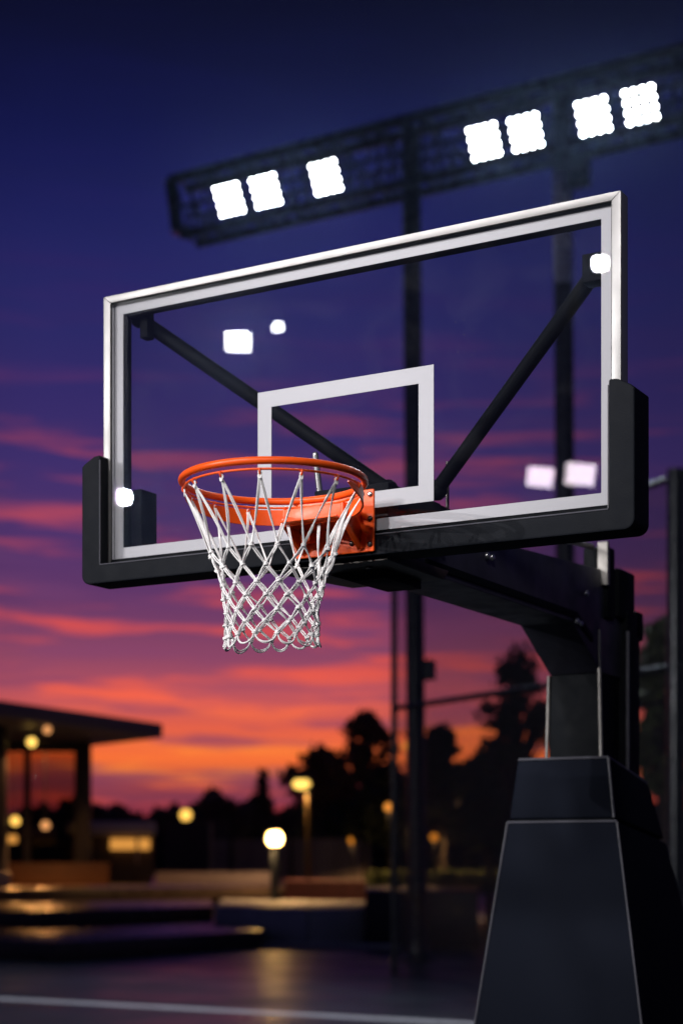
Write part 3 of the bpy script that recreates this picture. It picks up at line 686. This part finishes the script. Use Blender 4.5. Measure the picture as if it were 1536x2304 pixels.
def ramp(stops,fac,lo,hi,interp='LINEAR'):
    mr=N.new('ShaderNodeMapRange'); mr.inputs['From Min'].default_value=lo; mr.inputs['From Max'].default_value=hi; L.new(fac,mr.inputs['Value'])
    r=N.new('ShaderNodeValToRGB'); r.color_ramp.interpolation=interp; e=r.color_ramp.elements
    while len(e)>1: e.remove(e[-1])
    for i,(p,c) in enumerate(stops):
        q=(p-lo)/(hi-lo)
        if i==0: e[0].position=q; el_=e[0]
        else: el_=e.new(q)
        el_.color=(*lin(c),1) if not isinstance(c,(int,float)) else (c,c,c,1)
    L.new(mr.outputs[0],r.inputs[0]); return r.outputs[0]
def P(lst): return sorted([(yel(y),c) for y,c in lst])
base_=P([(-600,(5,5,26)),(0,(6,7,36)),(150,(10,12,52)),(300,(15,18,70)),(450,(23,25,84)),(600,(33,33,95)),(750,(40,37,99)),(900,(50,39,102)),(1050,(60,43,106)),(1200,(76,47,106)),(1350,(96,52,102)),(1480,(140,68,100)),(1560,(180,80,95)),(1640,(230,96,70)),(1710,(250,114,54)),(1765,(160,64,70)),(1800,(120,52,78)),(1850,(150,45,55)),(1930,(60,25,40)),(2100,(20,14,28))])
cloud=P([(0,(6,7,38)),(300,(16,18,72)),(500,(29,28,89)),(700,(44,35,98)),(850,(70,42,102)),(950,(106,50,98)),(1100,(148,62,96)),(1200,(178,70,92)),(1300,(190,72,88)),(1400,(206,76,82)),(1500,(224,84,76)),(1580,(246,100,74)),(1650,(255,122,60)),(1730,(255,142,52)),(1780,(250,100,56)),(1830,(225,62,50)),(1900,(150,40,45)),(2100,(30,16,28))])
cb_=ramp(base_,eld,-3,34); cc_=ramp(cloud,eld,-3,34)
# cloud streak coordinates: long in azimuth, thin in elevation, slightly tilted
cmb=N.new('ShaderNodeCombineXYZ'); L.new(math_('MULTIPLY',azd,.13),cmb.inputs[0]); L.new(math_('ADD',math_('MULTIPLY',eld,1.35),math_('MULTIPLY',azd,.03)),cmb.inputs[1])
wn=N.new('ShaderNodeTexNoise'); wn.inputs['Scale'].default_value=.9; wn.inputs['Detail'].default_value=2; L.new(cmb.outputs[0],wn.inputs['Vector'])
wv=N.new('ShaderNodeVectorMath'); wv.operation='MULTIPLY_ADD'; L.new(wn.outputs['Color'],wv.inputs[0]); wv.inputs[1].default_value=(.7,1.0,0); L.new(cmb.outputs[0],wv.inputs[2])
cn=N.new('ShaderNodeTexNoise'); cn.inputs['Scale'].default_value=.85; cn.inputs['Detail'].default_value=5; cn.inputs['Roughness'].default_value=.56; L.new(wv.outputs[0],cn.inputs['Vector'])
mk=N.new('ShaderNodeMapRange'); mk.interpolation_type='SMOOTHSTEP'; mk.inputs['From Min'].default_value=.47; mk.inputs['From Max'].default_value=.66; L.new(cn.outputs['Fac'],mk.inputs['Value'])
mx=N.new('ShaderNodeMix'); mx.data_type='RGBA'; L.new(mk.outputs[0],mx.inputs['Factor']); L.new(cb_,mx.inputs[6]); L.new(cc_,mx.inputs[7])
# dark violet cloud bars low over the horizon
c2=N.new('ShaderNodeTexNoise'); c2.inputs['Scale'].default_value=1.1; c2.inputs['Detail'].default_value=3
cm2=N.new('ShaderNodeCombineXYZ'); L.new(math_('MULTIPLY',azd,.13),cm2.inputs[0]); L.new(math_('MULTIPLY',eld,1.1),cm2.inputs[1]); cm2.inputs[2].default_value=7.3; L.new(cm2.outputs[0],c2.inputs['Vector'])
m2=N.new('ShaderNodeMapRange'); m2.interpolation_type='SMOOTHSTEP'; m2.inputs['From Min'].default_value=.52; m2.inputs['From Max'].default_value=.64; m2.inputs['To Max'].default_value=.75; L.new(c2.outputs['Fac'],m2.inputs['Value'])
dv=ramp(P([(-200,(4,5,26)),(0,(6,7,36)),(300,(15,18,70)),(600,(32,32,93)),(900,(54,40,102)),(1300,(96,54,106)),(1500,(140,68,104)),(1700,(140,66,92)),(1800,(104,52,84)),(1950,(40,20,40))]),eld,-3,34)
mx2=N.new('ShaderNodeMix'); mx2.data_type='RGBA'; L.new(m2.outputs[0],mx2.inputs['Factor']); L.new(mx.outputs[2],mx2.inputs[6]); L.new(dv,mx2.inputs[7])
# azimuth falloff from the afterglow (px ~420)
gaz=math.degrees(math.atan((430-768)/F))
dd=math_('ABSOLUTE',math_('SUBTRACT',azd,gaz))
fo=ramp([(0,1.0),(5,1.0),(10,.82),(16,.6),(30,.45),(90,.3),(180,.2)],dd,0,180)
far=ramp([(0,0.0),(15,0.0),(40,.8),(80,1.0),(180,1.0)],dd,0,180)
nvy=ramp([(-3,(12,13,28)),(0,(68,66,108)),(8,(58,58,114)),(34,(20,22,78))],eld,-3,34)
mx3=N.new('ShaderNodeMix'); mx3.data_type='RGBA'; L.new(far,mx3.inputs['Factor']); L.new(mx2.outputs[2],mx3.inputs[6]); L.new(nvy,mx3.inputs[7]); mx2=mx3
vm=N.new('ShaderNodeMix'); vm.data_type='RGBA'; vm.blend_type='MULTIPLY'; vm.inputs['Factor'].default_value=1
L.new(mx2.outputs[2],vm.inputs[6]); L.new(fo,vm.inputs[7])
# a little of the physical dusk sky
sky=N.new('ShaderNodeTexSky'); sky.sky_type='NISHITA'; sky.sun_disc=False; sky.sun_elevation=math.radians(-2); sky.sun_rotation=-YAW
sa=N.new('ShaderNodeMix'); sa.data_type='RGBA'; sa.blend_type='ADD'; sa.inputs['Factor'].default_value=.01; L.new(vm.outputs[2],sa.inputs[6]); L.new(sky.outputs[0],sa.inputs[7])
L.new(sa.outputs[2],bg.inputs[0]); bg.inputs[1].default_value=1.0; L.new(bg.outputs[0],out.inputs[0])
# ================================================================ CAMERA
cd=bpy.data.cameras.new('camera'); cam=bpy.data.objects.new('camera',cd); COL.objects.link(cam); sc.camera=cam
cam.location=CAM; cam.rotation_euler=(PI/2,0,YAW)
cd.sensor_fit='VERTICAL'; cd.sensor_height=36; cd.sensor_width=24; cd.lens=F/2304*36; cd.shift_y=(CY-1152)/2304; cd.clip_end=4000; cd.clip_start=.05
cd.dof.use_dof=True; cd.dof.focus_distance=4.87; cd.dof.aperture_fstop=2.0; cd.dof.aperture_blades=0
sc.view_settings.view_transform='Standard'; sc.view_settings.look='None'; sc.view_settings.exposure=0; sc.view_settings.gamma=1
sc.render.engine='CYCLES'; sc.cycles.use_denoising=True; sc.cycles.max_bounces=8; sc.cycles.transparent_max_bounces=24; sc.cycles.sample_clamp_indirect=6; sc.cycles.caustics_reflective=False
